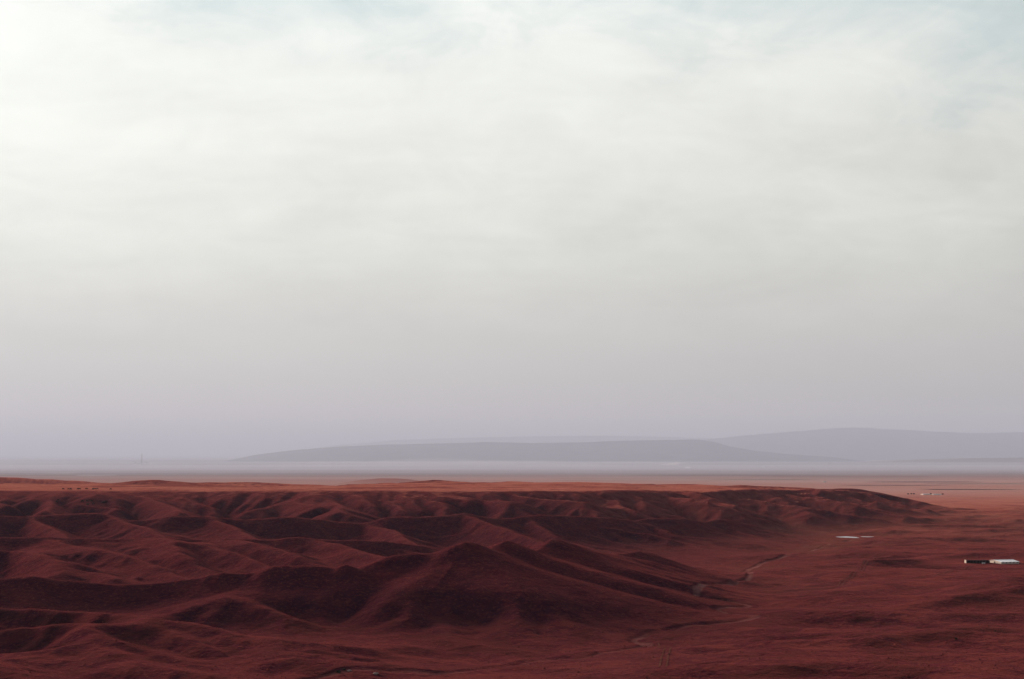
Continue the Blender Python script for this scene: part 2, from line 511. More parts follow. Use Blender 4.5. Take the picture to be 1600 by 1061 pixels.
for q, s, r in (
        (((727, 851, 1165), (760, 868, 1160), (800, 889, 1142), (840, 907, 1130), (872, 921, 1115), (908, 938, 1098), (952, 968, 1075)), 0.30, 4),
        (((792, 850, 1220), (815, 870, 1208), (850, 894, 1182), (890, 908, 1165), (935, 920, 1155), (990, 940, 1140)), 0.30, 4),
        (((863, 849, 1300), (885, 871, 1285), (905, 886, 1265), (942, 886, 1275), (980, 892, 1270), (1032, 926, 1225), (1080, 945, 1195), (1136, 966, 1160)), 0.30, 4),
        (((963, 868, 1418), (990, 890, 1370), (1050, 906, 1340), (1078, 917, 1320), (1110, 924, 1310)), 0.32, 4),
        (((1008, 862, 1488), (1045, 880, 1460), (1085, 892, 1470)), 0.38, 4),
        (((615, 937, 1055), (640, 948, 1035), (687, 968, 1005), (722, 992, 960), (755, 1008, 930)), 0.28, 6),
        (((350, 935, 1050), (400, 945, 1035), (470, 962, 1010)), 0.22, 6),
        # foreground folds
        (((-60, 945, 1000), (100, 950, 985), (225, 957, 965), (300, 979, 925), (400, 1014, 865), (455, 1035, 830)), 0.30, 4),
        (((-80, 985, 900), (0, 980, 905), (62, 970, 915), (125, 985, 895), (200, 1005, 865), (275, 1022, 840), (350, 1045, 805), (410, 1062, 780)), 0.32, 4),
        (((-80, 1012, 850), (0, 1010, 850), (100, 1010, 845), (175, 1020, 830), (250, 1035, 805), (350, 1052, 780)), 0.30, 4),
        (((-80, 1020, 790), (0, 1040, 765), (75, 1062, 735), (160, 1090, 700)), 0.34, 4),
        (((330, 996, 890), (400, 1000, 880), (470, 1000, 880), (520, 1000, 882), (552, 1010, 870), (590, 1026, 845), (640, 1045, 815)), 0.34, 4),
        (((405, 1016, 850), (455, 1018, 840), (520, 1030, 820), (570, 1042, 800)), 0.30, 4),
        (((120, 986, 893), (200, 982, 905), (280, 996, 885), (340, 1012, 862), (420, 1040, 820)), 0.30, 4),
        (((250, 965, 945), (330, 972, 935), (420, 985, 910), (500, 990, 905), (560, 996, 895)), 0.28, 4),
        (((180, 1045, 790), (280, 1050, 780), (400, 1064, 765), (500, 1080, 740)), 0.30, 4),
        # right side of the valley
        (((1010, 1012, 945), (1100, 1000, 985), (1200, 972, 1060), (1300, 964, 1085), (1375, 943, 1150), (1450, 929, 1195), (1525, 911, 1260), (1620, 890, 1340), (1750, 870, 1440)), 0.24, 8),
        (((1385, 953, 1110), (1415, 944, 1125), (1475, 931, 1150), (1540, 920, 1180), (1620, 908, 1210), (1750, 895, 1250)), 0.42, 4),
        (((900, 1040, 850), (1000, 1020, 890), (1100, 1012, 905), (1200, 997, 935), (1320, 987, 960), (1425, 981, 975), (1540, 975, 985)), 0.30, 5),
        (((1320, 1035, 860), (1420, 1020, 880), (1500, 1008, 895), (1620, 996, 910), (1750, 985, 920)), 0.34, 5),
        (((700, 1075, 760), (850, 1052, 800), (980, 1044, 805), (1120, 1040, 810)), 0.28, 6),
        (((1250, 1075, 760), (1400, 1055, 790), (1560, 1042, 810), (1700, 1030, 820)), 0.30, 6),
        (((1120, 905, 1480), (1250, 885, 1620), (1350, 880, 1680), (1480, 868, 1760), (1620, 856, 1850)), 0.15, 10),
        (((1180, 940, 1250), (1300, 925, 1330), (1420, 908, 1420), (1560, 893, 1480)), 0.15, 10),
        (((1120, 868, 1850), (1200, 866, 1880), (1340, 858, 1980), (1500, 850, 2080)), 0.13, 10),
        (((1400, 838, 2350), (1500, 830, 2450), (1620, 826, 2500)), 0.12, 12)):
    ridge(smooth_line(U(*q)), s=s, r=r, k=3, reach=170 if s > 0.25 else 300)


# --- running water: gullies cut by stream power, slopes rounded by creep
def polar_sample(A_, x, y):
    fi = np.interp(y, rows, np.arange(NR))
    fj = np.clip((x / y + TW) / (2 * TW) * (NC - 1), 0, NC - 1.001)
    i, j = np.clip(fi.astype(int), 0, NR - 2), np.clip(fj.astype(int), 0, NC - 2)
    a, b = fi - i, fj - j
    return A_[i, j] * (1 - a) * (1 - b) + A_[i + 1, j] * a * (1 - b) + A_[i, j + 1] * (1 - a) * b + A_[i + 1, j + 1] * a * b


def erode(x0, x1, y0, y1, h, steps, K, m, kd, seed, fade, keep):
    global Z
    xs, ys = np.arange(x0, x1, h), np.arange(y0, y1, h)
    nx, ny = len(xs), len(ys)
    gx, gy = np.meshgrid(xs, ys)
    z0 = polar_sample(Z, gx, gy)
    seedz = 0.10 * h * np.random.RandomState(seed).rand(ny, nx) + 3.0 * fbm(gx + 0.5 * gy, gy * 0.8, 18 * h, 3, seed)
    zf = base_z(gx, gy) + 0.5 - 6.0 * np.clip((gx - np.interp(gy, AX_D, AX_X) - 40) / 100, 0, 1)
    ramp_ = lambda v, p, q: np.clip((v - p) / (q - p), 0, 1)
    rside = ramp_(gx, -140, -40)
    kmap = 1 - 0.80 * ramp_(gy, 980, 1060) * (ramp_(gy, 1300, 1230) * (1 - rside) + ramp_(gy, 1720, 1560) * rside)
    kmap = kmap * (1 - 0.6 * ramp_(gy, 2350, 2550) * ramp_(gx, -100, 300))
    kmap = kmap * (1 - 0.35 * ramp_(gx - np.interp(gy, AX_D, AX_X), 30, 130) * ramp_(gy, 2400, 2100))
    kmap = kmap * (1 - 0.5 * ramp_(gy, 2050, 2250) * ramp_(gx, 150, -50))
    z = z0 + seedz * np.clip(kmap, 0.15, 1)
    n = nx * ny
    idx = np.arange(n).reshape(ny, nx)
    nb = [(-1, 0, 1.0), (1, 0, 1.0), (0, -1, 1.0), (0, 1, 1.0), (-1, -1, 1.4142), (-1, 1, 1.4142), (1, -1, 1.4142), (1, 1, 1.4142)]
    for it in range(steps):
        zp = np.pad(z, 1, mode='edge')
        best = np.zeros((ny, nx))
        rec = idx.copy()
        for (di, dj, L) in nb:
            sl = (z - zp[1 + di:1 + di + ny, 1 + dj:1 + dj + nx]) / (L * h)
            ok = sl > best
            best = np.where(ok, sl, best)
            ni, nj = np.clip(np.arange(ny) + di, 0, ny - 1), np.clip(np.arange(nx) + dj, 0, nx - 1)
            rec = np.where(ok, idx[np.ix_(ni, nj)], rec)
        p = rec.ravel().copy()
        p[p == idx.ravel()] = n
        p = np.append(p, n)
        acc = np.append(np.full(n, h * h), 0.0)
        for _ in range(11):
            acc = acc + np.bincount(p, weights=acc, minlength=n + 1)
            acc[n] = 0.0
            p = p[p]
        acc = acc[:n].reshape(ny, nx)
        dz = K * kmap * np.power(acc, m) * best
        dz = np.minimum(dz, 0.5 * best * h)          # never below the cell it drains to
        dz *= np.clip((z - zf) / 8.0, 0, 1)          # the valley floor is base level
        z = z - dz
        zp = np.pad(z, 1, mode='edge')
        lap = zp[:-2, 1:-1] + zp[2:, 1:-1] + zp[1:-1, :-2] + zp[1:-1, 2:] - 4 * z
        z = z + kd * lap
    dl = z - z0
    # the water only carves detail: the broad relief stays as drawn
    low = dl.copy()
    rad = int(keep / h / 2)
    for _ in range(3):
        for ax_ in (0, 1):
            pw = [(0, 0), (0, 0)]
            pw[ax_] = (rad + 1, rad)
            cs = np.cumsum(np.pad(low, pw, mode='edge'), axis=ax_)
            a_, b_ = (slice(2 * rad + 1, None), slice(None, -2 * rad - 1))
            low = ((cs[a_] - cs[b_]) if ax_ == 0 else (cs[:, a_] - cs[:, b_])) / (2 * rad + 1)
    dl = dl - np.clip(low, -9.0, 9.0) * 0.75
    # cubic B-spline lookup of the change on the drawing grid
    r0, r1 = np.searchsorted(rows, y0 + 2 * h), np.searchsorted(rows, y1 - 3 * h)
    px, py = (X[r0:r1] - x0) / h, (Y[r0:r1] - y0) / h
    inside = (px > 2) & (px < nx - 3)
    px, py = np.clip(px, 1.001, nx - 3.001), np.clip(py, 1.001, ny - 3.001)
    ix, iy = px.astype(int), py.astype(int)
    tx, ty = px - ix, py - iy

    def wts(t):
        return ((1 - t) ** 3 / 6, (3 * t ** 3 - 6 * t ** 2 + 4) / 6, (-3 * t ** 3 + 3 * t ** 2 + 3 * t + 1) / 6, t ** 3 / 6)
    wx, wy = wts(tx), wts(ty)
    out = np.zeros_like(px)
    for a in range(4):
        for b in range(4):
            out += dl[iy + a - 1, ix + b - 1] * wy[a] * wx[b]
    edge = np.clip(np.minimum(np.minimum(py, ny - py), np.minimum(px, nx - px)) * h / fade, 0, 1)
    Z[r0:r1] += np.where(inside, out * edge, 0.0)


import time as _t
_t0 = _t.time()
erode(-1750, 1750, 640, 4200, 6.0, 90, 0.038, 0.5, 0.018, 301, 60.0, 110.0)
erode(-760, 900, 640, 1750, 3.0, 50, 0.012, 0.5, 0.02, 302, 120.0, 50.0)
print('erosion', _t.time() - _t0)

# the broken end of the scarp: knolls and hollows between the spurs
_ye = np.interp(X, EDGE[:, 0], EDGE[:, 1])
_m = np.clip((_ye - Y + 40) / 60, 0, 1) * np.clip((420 - (_ye - Y)) / 150, 0, 1) * np.clip((X - 60) / 300, 0, 1) * np.clip((EDGE[-1, 0] - X) / 120, 0, 1)
_m = _m * np.clip((Z - base_z(X, Y) - 2) / 14, 0, 1)
Z += _m * (11.0 * fbm(WX, WY, 105.0, 3, 511, gain=0.45) + 4.0 * fbm(WX, WY, 60.0, 2, 513, ridged=True))

# crests the water spared
_w = (WX.copy(), WY.copy())
WX, WY = X + 0.25 * (WX - X), Y + 0.25 * (WY - Y)
ridge(C, s=0.42, r=2.5, k=2, reach=60)
ridge(B, s=0.34, r=2.5, k=2, reach=50)
ridge(A, s=0.38, r=2.5, k=2, reach=50)
WX, WY = _w

# fine relief: rills and hummocks
near = np.clip((7000 - Y) / 3500, 0, 1)
Z += near * (0.9 * fbm(WX, WY, 46.0, 4, 61, ridged=True) + 0.35 * fbm(X, Y, 13.0, 2, 63))
axx = np.interp(Y, AX_D, AX_X)

def ground_z(x, y):
    t = x / y
    fi = np.interp(y, rows, np.arange(NR))
    fj = (t + TW) / (2 * TW) * (NC - 1)
    i, j = int(min(max(fi, 0), NR - 2)), int(min(max(fj, 0), NC - 2))
    a, b = fi - i, fj - j
    return float(Z[i, j] * (1 - a) * (1 - b) + Z[i + 1, j] * a * (1 - b) + Z[i, j + 1] * (1 - a) * b + Z[i + 1, j + 1] * a * b)


def on_ground(u, v, dmin, dmax):
    """first place where the line of sight through a picture position meets the ground"""
    prev = dmin
    for D in np.geomspace(dmin, dmax, 400):
        p = P(u, v, D)
        if ground_z(p[0], p[1]) >= p[2]:
            lo, hi = prev, D
            for _ in range(20):
                m = 0.5 * (lo + hi)
                q = P(u, v, m)
                if ground_z(q[0], q[1]) >= q[2]:
                    hi = m
                else:
                    lo = m
            q = P(u, v, hi)
            return (q[0], q[1], ground_z(q[0], q[1]))
        prev = D
    p = P(u, v, dmax)
    return (p[0], p[1], ground_z(p[0], p[1]))


# --- the stream: a shallow meandering cut
STREAM = smooth_line([on_ground(u, v, 700, 2600) for u, v in (
    (1378, 838), (1330, 843), (1290, 852), (1230, 866), (1190, 880), (1165, 893),
    (1172, 900), (1120, 912), (1088, 929), (1128, 938), (1172, 946), (1122, 951),
    (1180, 962), (1130, 972), (1060, 980), (1015, 988), (992, 1000), (1010, 1008),
    (960, 1016), (915, 1026), (860, 1030), (790, 1040), (700, 1050), (620, 1048), (545, 1046), (470, 1062))], 6)
STREAM = np.array(STREAM)
i0, i1 = np.searchsorted(rows, 700), np.searchsorted(rows, 2500)
sdist = np.full((i1 - i0, NC), 1e9)
for (ax, ay, az), (bx, by, bz) in zip(STREAM[:-1], STREAM[1:]):
    a0, a1 = np.searchsorted(rows, min(ay, by) - 60), np.searchsorted(rows, max(ay, by) + 60)
    a0, a1 = max(a0, i0), min(a1, i1)
    sx, sy = X[a0:a1], Y[a0:a1]
    ex, ey = bx - ax, by - ay
    t = np.clip(((sx - ax) * ex + (sy - ay) * ey) / (ex * ex + ey * ey + 1e-9), 0, 1)
    d = np.hypot(sx - ax - t * ex, sy - ay - t * ey)
    sdist[a0 - i0:a1 - i0] = np.minimum(sdist[a0 - i0:a1 - i0], d)
SD = np.full((NR, NC), 1e9)
SD[i0:i1] = sdist
bank = 7.0 + 3.0 * fbm(X, Y, 60.0, 2, 71)
Z -= 0.95 * (1 - np.clip((SD - 3.0) / np.maximum(bank - 3.0, 1.5), 0, 1))

# --- the hill the viewer stands on, below the frame
hill = -1.7 - 0.26 * Y + 4.0 * fbm(X, Y, 60.0, 2, 81) * np.clip(Y / 60, 0, 1)
Z = np.where(Y < 560, smax(Z, hill, 6.0), Z)

# slope for the ground cover masks
dZdy = np.gradient(Z, axis=0) / np.maximum(np.gradient(Y, axis=0), 1e-6)
dZdx = np.gradient(Z, axis=1) / np.maximum(np.gradient(X, axis=1), 1e-6)
slope = np.hypot(dZdx, dZdy)


# level pads for the farm and the ponds
def pad(cx, cy, rx, ry, z=None):
    global Z
    if z is None:
        z = ground_z(cx, cy)
    i0, i1 = np.searchsorted(rows, cy - ry * 2.2), np.searchsorted(rows, cy + ry * 2.2)
    d = np.hypot((X[i0:i1] - cx) / rx, (Y[i0:i1] - cy) / ry)
    m = np.clip((1.7 - d) / 0.7, 0, 1)
    m = m * m * (3 - 2 * m)
    Z[i0:i1] = Z[i0:i1] * (1 - m) + z * m
    return z


FARM = on_ground(1546, 880, 1300, 2600)
pad(FARM[0], FARM[1], 60, 60)
PONDS = [on_ground(1325, 839.2, 1500, 3200), on_ground(1357, 836.8, 1500, 3200)]
PZ = min(p[2] for p in PONDS) - 0.3
for p_, (rx_, ry_) in zip(PONDS, ((26, 45), (22, 34))):
    pad(p_[0], p_[1], rx_, ry_, PZ)
print('farm', FARM, 'ponds', PONDS)

ground_me = bpy.data.meshes.new('ground')
nv = NR * NC
co = np.empty((nv, 3), np.float32)
co[:, 0], co[:, 1], co[:, 2] = S * X.ravel(), S * Y.ravel(), S * Z.ravel()
ii = np.arange(NR - 1)[:, None] * NC + np.arange(NC - 1)[None, :]
quads = np.stack([ii, ii + 1, ii + 1 + NC, ii + NC], axis=-1).reshape(-1, 4).astype(np.int32)
ground_me.vertices.add(nv)
ground_me.vertices.foreach_set('co', co.ravel())
nq = len(quads)
ground_me.loops.add(nq * 4)
ground_me.loops.foreach_set('vertex_index', quads.ravel())
ground_me.polygons.add(nq)
ground_me.polygons.foreach_set('loop_start', np.arange(nq, dtype=np.int32) * 4)
ground_me.update(calc_edges=True)
ground_me.polygons.foreach_set('use_smooth', np.ones(nq, dtype=bool))


def attr(name, arr):
    a = ground_me.attributes.new(name, 'FLOAT', 'POINT')
    a.data.foreach_set('value', np.clip(arr, 0, 1).astype(np.float32).ravel())


# dry grass and painted sunlight: on level high ground and out on the steppe; damp meadow along the valley floor
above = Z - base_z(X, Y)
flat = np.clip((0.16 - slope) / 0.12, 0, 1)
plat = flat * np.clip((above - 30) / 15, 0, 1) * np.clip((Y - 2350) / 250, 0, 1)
knoll = 0.75 * np.clip((_ye - Y + 40) / 60, 0, 1) * np.clip((420 - (_ye - Y)) / 150, 0, 1) * np.clip((X - 0) / 300, 0, 1) * np.clip((above - 3) / 12, 0, 1)  # drier scarp end, with the look of sunlit facets painted in
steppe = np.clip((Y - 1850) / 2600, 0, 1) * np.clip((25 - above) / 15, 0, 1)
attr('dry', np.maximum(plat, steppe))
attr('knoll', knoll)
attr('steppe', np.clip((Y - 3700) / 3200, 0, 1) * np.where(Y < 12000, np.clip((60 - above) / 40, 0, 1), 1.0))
mead = np.clip(1 - np.abs(X - axx - 30) / (30 + 0.06 * Y), 0, 1) * np.clip((12 - above) / 8, 0, 1) * np.clip((3300 - Y) / 500, 0, 1) * np.clip((Y - 900) / 1200, 0.15, 1)
attr('far', np.clip((Y - 8000) / 14000, 0, 1))  # plain greys with distance: haze painted into its colour
attr('valley', np.maximum(np.clip((X - axx + 60) / 120, 0, 1), 0.75 * np.clip((1080 - Y) / 80, 0, 1)) * np.clip((3600 - Y) / 800, 0, 1))
attr('damp', mead * np.clip(0.55 + 1.2 * fbm(X, Y * 0.6, 140.0, 3, 101), 0, 1))
attr('sand', np.clip((4.0 + 4.0 * fbm(X, Y, 40.0, 2, 111) - SD) / 2.5, 0, 1) * np.clip(0.62 + 1.6 * fbm(X, Y, 90.0, 2, 113), 0, 0.85) * np.clip((Y - 820) / 250, 0.3, 1))


def principled(t, col, rough=0.9, spec=0.15, normal=None):
    b = t.n('ShaderNodeBsdfPrincipled')
    t.put(b.inputs['Base Color'], col)
    t.put(b.inputs['Roughness'], rough)
    b.inputs['Specular IOR Level'].default_value = spec
    if normal is not None:
        t.put(b.inputs['Normal'], normal)
    o = t.n('ShaderNodeOutputMaterial')
    t.put(o.inputs['Surface'], b.outputs[0])
    return b


def new_mat(name):
    m = bpy.data.materials.new(name)
    m.use_nodes = True
    return m, NT(m.node_tree)


gm, g = new_mat('grassland')
pos = g.vmath('MULTIPLY', g.n('ShaderNodeNewGeometry').outputs['Position'], (1 / S, 1 / S, 1 / S)).outputs[0]


def ga(name):
    nd = g.n('ShaderNodeAttribute')
    nd.attribute_name = name
    return nd.outputs['Fac']


n_big = g.noise(pos, 0.011, 4.0, 0.6)
n_mid = g.noise(pos, 0.05, 5.0, 0.65, 0.4)
n_fin = g.noise(pos, 0.35, 5.0, 0.7)
slopecol = g.ramp(n_mid, [(0.30, (0.019, 0.0024, 0.0140)), (0.50, (0.039, 0.0048, 0.0180)), (0.70, (0.088, 0.0150, 0.0190))])  # near slopes: cloud shade put into the dark colour
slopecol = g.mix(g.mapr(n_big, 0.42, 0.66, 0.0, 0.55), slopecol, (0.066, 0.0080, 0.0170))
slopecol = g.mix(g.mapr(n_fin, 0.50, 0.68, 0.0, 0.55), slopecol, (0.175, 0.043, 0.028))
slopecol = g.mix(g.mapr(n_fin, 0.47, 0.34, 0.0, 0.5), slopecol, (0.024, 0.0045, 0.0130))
drylitcol = g.ramp(n_mid, [(0.30, (0.31, 0.092, 0.066)), (0.52, (0.46, 0.160, 0.098)), (0.72, (0.55, 0.22, 0.130))])
drylitcol = g.mix(g.mapr(n_big, 0.40, 0.60, 0.0, 0.6), drylitcol, (0.30, 0.075, 0.050))
n_pat = g.noise(pos, 0.020, 4.0, 0.62, 0.6)
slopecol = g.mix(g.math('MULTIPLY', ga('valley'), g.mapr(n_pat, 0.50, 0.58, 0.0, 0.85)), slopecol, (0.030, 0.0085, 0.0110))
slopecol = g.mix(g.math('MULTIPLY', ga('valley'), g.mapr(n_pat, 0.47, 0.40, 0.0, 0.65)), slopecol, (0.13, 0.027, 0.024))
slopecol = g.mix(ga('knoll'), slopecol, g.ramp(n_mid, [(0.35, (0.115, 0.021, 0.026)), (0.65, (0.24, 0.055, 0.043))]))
base = g.mix(ga('dry'), slopecol, drylitcol)
stre = g.n('ShaderNodeMapping')
g.put(stre.inputs[0], pos)
stre.inputs['Scale'].default_value = (0.00006, 0.00012, 0.0)
n_st = g.noise(stre.outputs[0], 1.0, 5.0, 0.6)
stepcol = g.ramp(n_st, [(0.30, (0.24, 0.135, 0.115)), (0.47, (0.40, 0.25, 0.20)), (0.60, (0.52, 0.37, 0.30)), (0.75, (0.31, 0.20, 0.17))])
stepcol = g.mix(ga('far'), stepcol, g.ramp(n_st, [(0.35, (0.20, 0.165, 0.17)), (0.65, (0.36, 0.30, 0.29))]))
n_str = g.noise(pos, 0.0042, 5.0, 0.66, 0.5)
drs = g.math('MULTIPLY', ga('dry'), g.math('SUBTRACT', 1.0, g.math('MULTIPLY', ga('steppe'), 0.6)))
base = g.mix(g.math('MULTIPLY', drs, g.mapr(n_str, 0.52, 0.60, 0.0, 0.8)), base, (0.115, 0.026, 0.024))
base = g.mix(g.math('MULTIPLY', drs, g.mapr(n_str, 0.46, 0.38, 0.0, 0.6)), base, (0.44, 0.17, 0.105))
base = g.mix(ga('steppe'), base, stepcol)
base = g.mix(g.math('MULTIPLY', ga('damp'), 0.75), base, g.ramp(n_mid, [(0.35, (0.045, 0.026, 0.020)), (0.65, (0.115, 0.062, 0.032))]))
base = g.mix(ga('sand'), base, g.ramp(n_fin, [(0.35, (0.17, 0.070, 0.060)), (0.65, (0.30, 0.15, 0.125))]))
bump = g.n('ShaderNodeBump')
bump.inputs['Strength'].default_value = 0.5
bump.inputs['Distance'].default_value = 1.2
g.put(bump.inputs['Height'], g.math('ADD', g.noise(pos, 0.22, 6.0, 0.65), g.math('MULTIPLY', n_mid, 1.6)))
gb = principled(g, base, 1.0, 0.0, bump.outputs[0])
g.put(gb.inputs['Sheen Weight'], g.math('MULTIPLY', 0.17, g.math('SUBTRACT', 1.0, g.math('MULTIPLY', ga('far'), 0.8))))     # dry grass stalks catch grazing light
gb.inputs['Sheen Roughness'].default_value = 0.40
gb.inputs['Sheen Tint'].default_value = (0.95, 0.225, 0.185, 1)
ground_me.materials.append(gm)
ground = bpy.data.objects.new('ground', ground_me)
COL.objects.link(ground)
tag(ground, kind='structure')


# ------------------------------------------------------------------ far mountains
mm, t = new_mat('far_rock')
pp = t.n('ShaderNodeNewGeometry').outputs['Position']
principled(t, t.ramp(t.noise(pp, 0.0012, 6.0, 0.6), [(0.35, (0.060, 0.058, 0.078)), (0.65, (0.14, 0.125, 0.140))]), 0.95, 0.05)


def mountain(name, uv, D, depth, seed, zb=-152.0, nx=420, ny=60):
    uv = np.array(uv, float)
    us = np.linspace(uv[0, 0], uv[-1, 0], nx)
    vs = np.interp(us, uv[:, 0], uv[:, 1])
    crest = np.array([P(u, v, D) for u, v in zip(us, vs)])
    verts, faces = [], []
    ss = np.linspace(-1, 1, ny)
    xx = crest[:, 0][None, :] + np.zeros((ny, 1))
    yy = D + ss[:, None] * depth + np.zeros((1, nx))
    hgt = np.maximum(crest[:, 2] - zb, 0.0)[None, :]
    prof = np.clip(1 - np.abs(ss), 0, 1)[:, None] ** 1.25
    gul = fbm(xx, yy * 0.5, depth * 0.35, 5, seed, ridged=True)
    zz = zb - 4 + hgt * np.clip(prof + 0.13 * (gul - 0.35) * np.sin(np.pi * prof), 0, 1.0)
    zz += hgt * 0.02 * fbm(xx, yy, depth * 0.12, 3, seed + 3) * prof
    v = np.stack([xx, yy, zz], -1).reshape(-1, 3)
    for i in range(ny - 1):
        for j in range(nx - 1):
            a = i * nx + j
            faces.append((a, a + 1, a + 1 + nx, a + nx))
    o = mesh_obj(name, v.tolist(), faces, mm, smooth=True)
    return tag(o, kind='structure')


mountain('long_hill', [(330, 726), (395, 711), (450, 703.5), (520, 698), (600, 694), (700, 692), (760, 690), (830, 691.5), (900, 690.5), (960, 688),
                       (1020, 687), (1070, 686), (1092, 686), (1112, 689), (1140, 697), (1180, 704), (1230, 709), (1300, 714), (1380, 724)], 72000, 8200, 201, zb=-560.0)
mountain('mountain', [(960, 716), (1040, 693), (1110, 685), (1170, 679), (1230, 674), (1290, 669), (1330, 667), (1400, 670), (1470, 674), (1530, 676), (1600, 674),
                      (1720, 671), (1900, 680)], 100000, 11500, 207, zb=-562.0)
mountain('distant_range', [(380, 716), (520, 696), (620, 687), (700, 684), (830, 681), (950, 680), (1050, 682), (1150, 686), (1300, 690)], 128000, 13500, 213, zb=-562.0)


# ------------------------------------------------------------------ materials of the small things
def plain_mat(name, c1, c2, scale=2.0, rough=0.8, spec=0.2, metal=0.0):
    m, t = new_mat(name)
    tcx = t.n('ShaderNodeTexCoord').outputs['Object']
    b = principled(t, t.ramp(t.noise(tcx, scale, 5.0, 0.6), [(0.3, c1), (0.7, c2)]), rough, spec)
    b.inputs['Metallic'].default_value = metal
    return m


M_WHITE = plain_mat('white_sheet_roof', (0.74, 0.72, 0.71), (0.88, 0.86, 0.85), 0.8, 0.42, 0.6, 0.35)
M_LIME = plain_mat('limewash', (0.55, 0.42, 0.34), (0.74, 0.62, 0.52), 1.5)
M_DARK = plain_mat('dark_boards', (0.018, 0.012, 0.014), (0.050, 0.030, 0.028), 1.2)
M_SLATE = plain_mat('tarred_roof', (0.030, 0.020, 0.026), (0.070, 0.045, 0.048), 0.9)
M_WOOD = plain_mat('grey_timber', (0.06, 0.04, 0.035), (0.14, 0.09, 0.075), 3.0)
M_GLASS = plain_mat('dusty_glass', (0.02, 0.02, 0.025), (0.04, 0.04, 0.05), 3.0, 0.15, 0.5)
M_CONC = plain_mat('concrete', (0.42, 0.39, 0.38), (0.58, 0.54, 0.52), 0.05)
M_STEEL = plain_mat('weathered_steel', (0.20, 0.15, 0.14), (0.32, 0.25, 0.22), 2.0, 0.6, 0.4)
M_HIDE = plain_mat('dark_hide', (0.012, 0.007, 0.008), (0.030, 0.016, 0.015), 2.0)
M_LEAF = plain_mat('bush_leaf', (0.018, 0.016, 0.012), (0.045, 0.034, 0.020), 1.5)
M_BARK = plain_mat('bark', (0.05, 0.03, 0.025), (0.09, 0.06, 0.05), 3.0)
M_STONE = plain_mat('pale_stone', (0.26, 0.16, 0.13), (0.42, 0.29, 0.24), 1.2)
M_TRACK = plain_mat('worn_earth', (0.11, 0.035, 0.030), (0.20, 0.070, 0.050), 0.4, 1.0, 0.0)
M_ICE = plain_mat('pond_ice', (0.66, 0.62, 0.63), (0.86, 0.83, 0.83), 0.12, 0.35, 0.5)


M_SALT = plain_mat('salt_crust', (0.40, 0.35, 0.33), (0.58, 0.52, 0.49), 0.01, 0.9, 0.0)


def R3(p):
    """drawing units -> metres"""
    return (p[0] * S, p[1] * S, p[2] * S)


def spot(u, v, dmin=1000, dmax=60000):
    return R3(on_ground(u, v, dmin, dmax))


def box(x0, x1, y0, y1, z0, z1):
    v = [(x0, y0, z0), (x1, y0, z0), (x1, y1, z0), (x0, y1, z0), (x0, y0, z1), (x1, y0, z1), (x1, y1, z1), (x0, y1, z1)]
    return v, [(0, 3, 2, 1), (4, 5, 6, 7), (0, 1, 5, 4), (1, 2, 6, 5), (2, 3, 7, 6), (3, 0, 4, 7)]


def add_box(name, b, mat, parent):
    v, f = box(*b)
    return mesh_obj(name, v, f, mat, parent)


def gable_walls(L, W, hw, hr):
    """hollow-looking shell: four walls closed up to the ridge"""
    a, b = L / 2, W / 2
    v = [(-a, -b, -1), (a, -b, -1), (a, b, -1), (-a, b, -1), (-a, -b, hw), (a, -b, hw), (a, b, hw), (-a, b, hw), (-a, 0, hr), (a, 0, hr)]
    return v, [(0, 1, 5, 4), (2, 3, 7, 6), (1, 2, 6, 9, 5), (3, 0, 4, 8, 7), (0, 3, 2, 1), (4, 5, 9, 8), (6, 7, 8, 9)]


def roof_slab(L, W, hw, hr, side, ov=0.35, th=0.10):
    a, b = L / 2 + ov, W / 2 + ov
    k = (hr - hw) / (W / 2)
    ze = hw - k * ov + 0.03
    zr = hr + 0.03
    v = [(-a, side * b, ze), (a, side * b, ze), (a, 0, zr), (-a, 0, zr)]
    v += [(x, y, z + th) for x, y, z in v]
    f = [(0, 1, 2, 3), (7, 6, 5, 4), (0, 4, 5, 1), (1, 5, 6, 2), (2, 6, 7, 3), (3, 7, 4, 0)]
    return v, f


def barn(name, loc, rz, L, W, hw, hr, wall_m, roof_m, windows=0, door=True, seams=0):
    o = empty(name, loc, rz)
    mesh_obj('wall', *gable_walls(L, W, hw, hr), wall_m, o)
    for sd in (-1, 1):
        r = mesh_obj('roof_slope', *roof_slab(L, W, hw, hr, sd), roof_m, o)
        if seams and sd < 0:
            k = (hr - hw) / (W / 2)
            for i in range(seams):
                x = -L / 2 + L * (i + 0.5) / seams
                b = W / 2 + 0.33
                zz = lambda y: hr + 0.13 + k * y
                v = []
                for xx in (x - 0.04, x + 0.04):
                    for y, dzz in ((-b, 0.0), (-0.05, 0.0), (-0.05, 0.05), (-b, 0.05)):
                        v.append((xx, y, zz(y) + dzz))
                mesh_obj('roof_seam', v, [(0, 1, 2, 3), (7, 6, 5, 4), (0, 4, 5, 1), (3, 2, 6, 7), (0, 3, 7, 4), (1, 5, 6, 2)], roof_m, r)
    add_box('ridge_cap', (-L / 2 - 0.36, L / 2 + 0.36, -0.22, 0.22, hr + 0.10, hr + 0.20), roof_m, o)
    for i in range(windows):
        x = -L / 2 + L * (i + 0.5) / windows
        f = add_box('window_frame', (x - 0.45, x + 0.45, -W / 2 - 0.06, -W / 2 - 0.003, hw * 0.45, hw * 0.85), M_WOOD, o)
        add_box('pane', (x - 0.36, x + 0.36, -W / 2 - 0.085, -W / 2 - 0.062, hw * 0.50, hw * 0.80), M_GLASS, f)
    if door:
        add_box('door', (-L / 2 - 0.07, -L / 2 - 0.004, -0.8, 0.8, -0.2, min(hw * 0.95, 2.1)), M_WOOD, o)
    return o


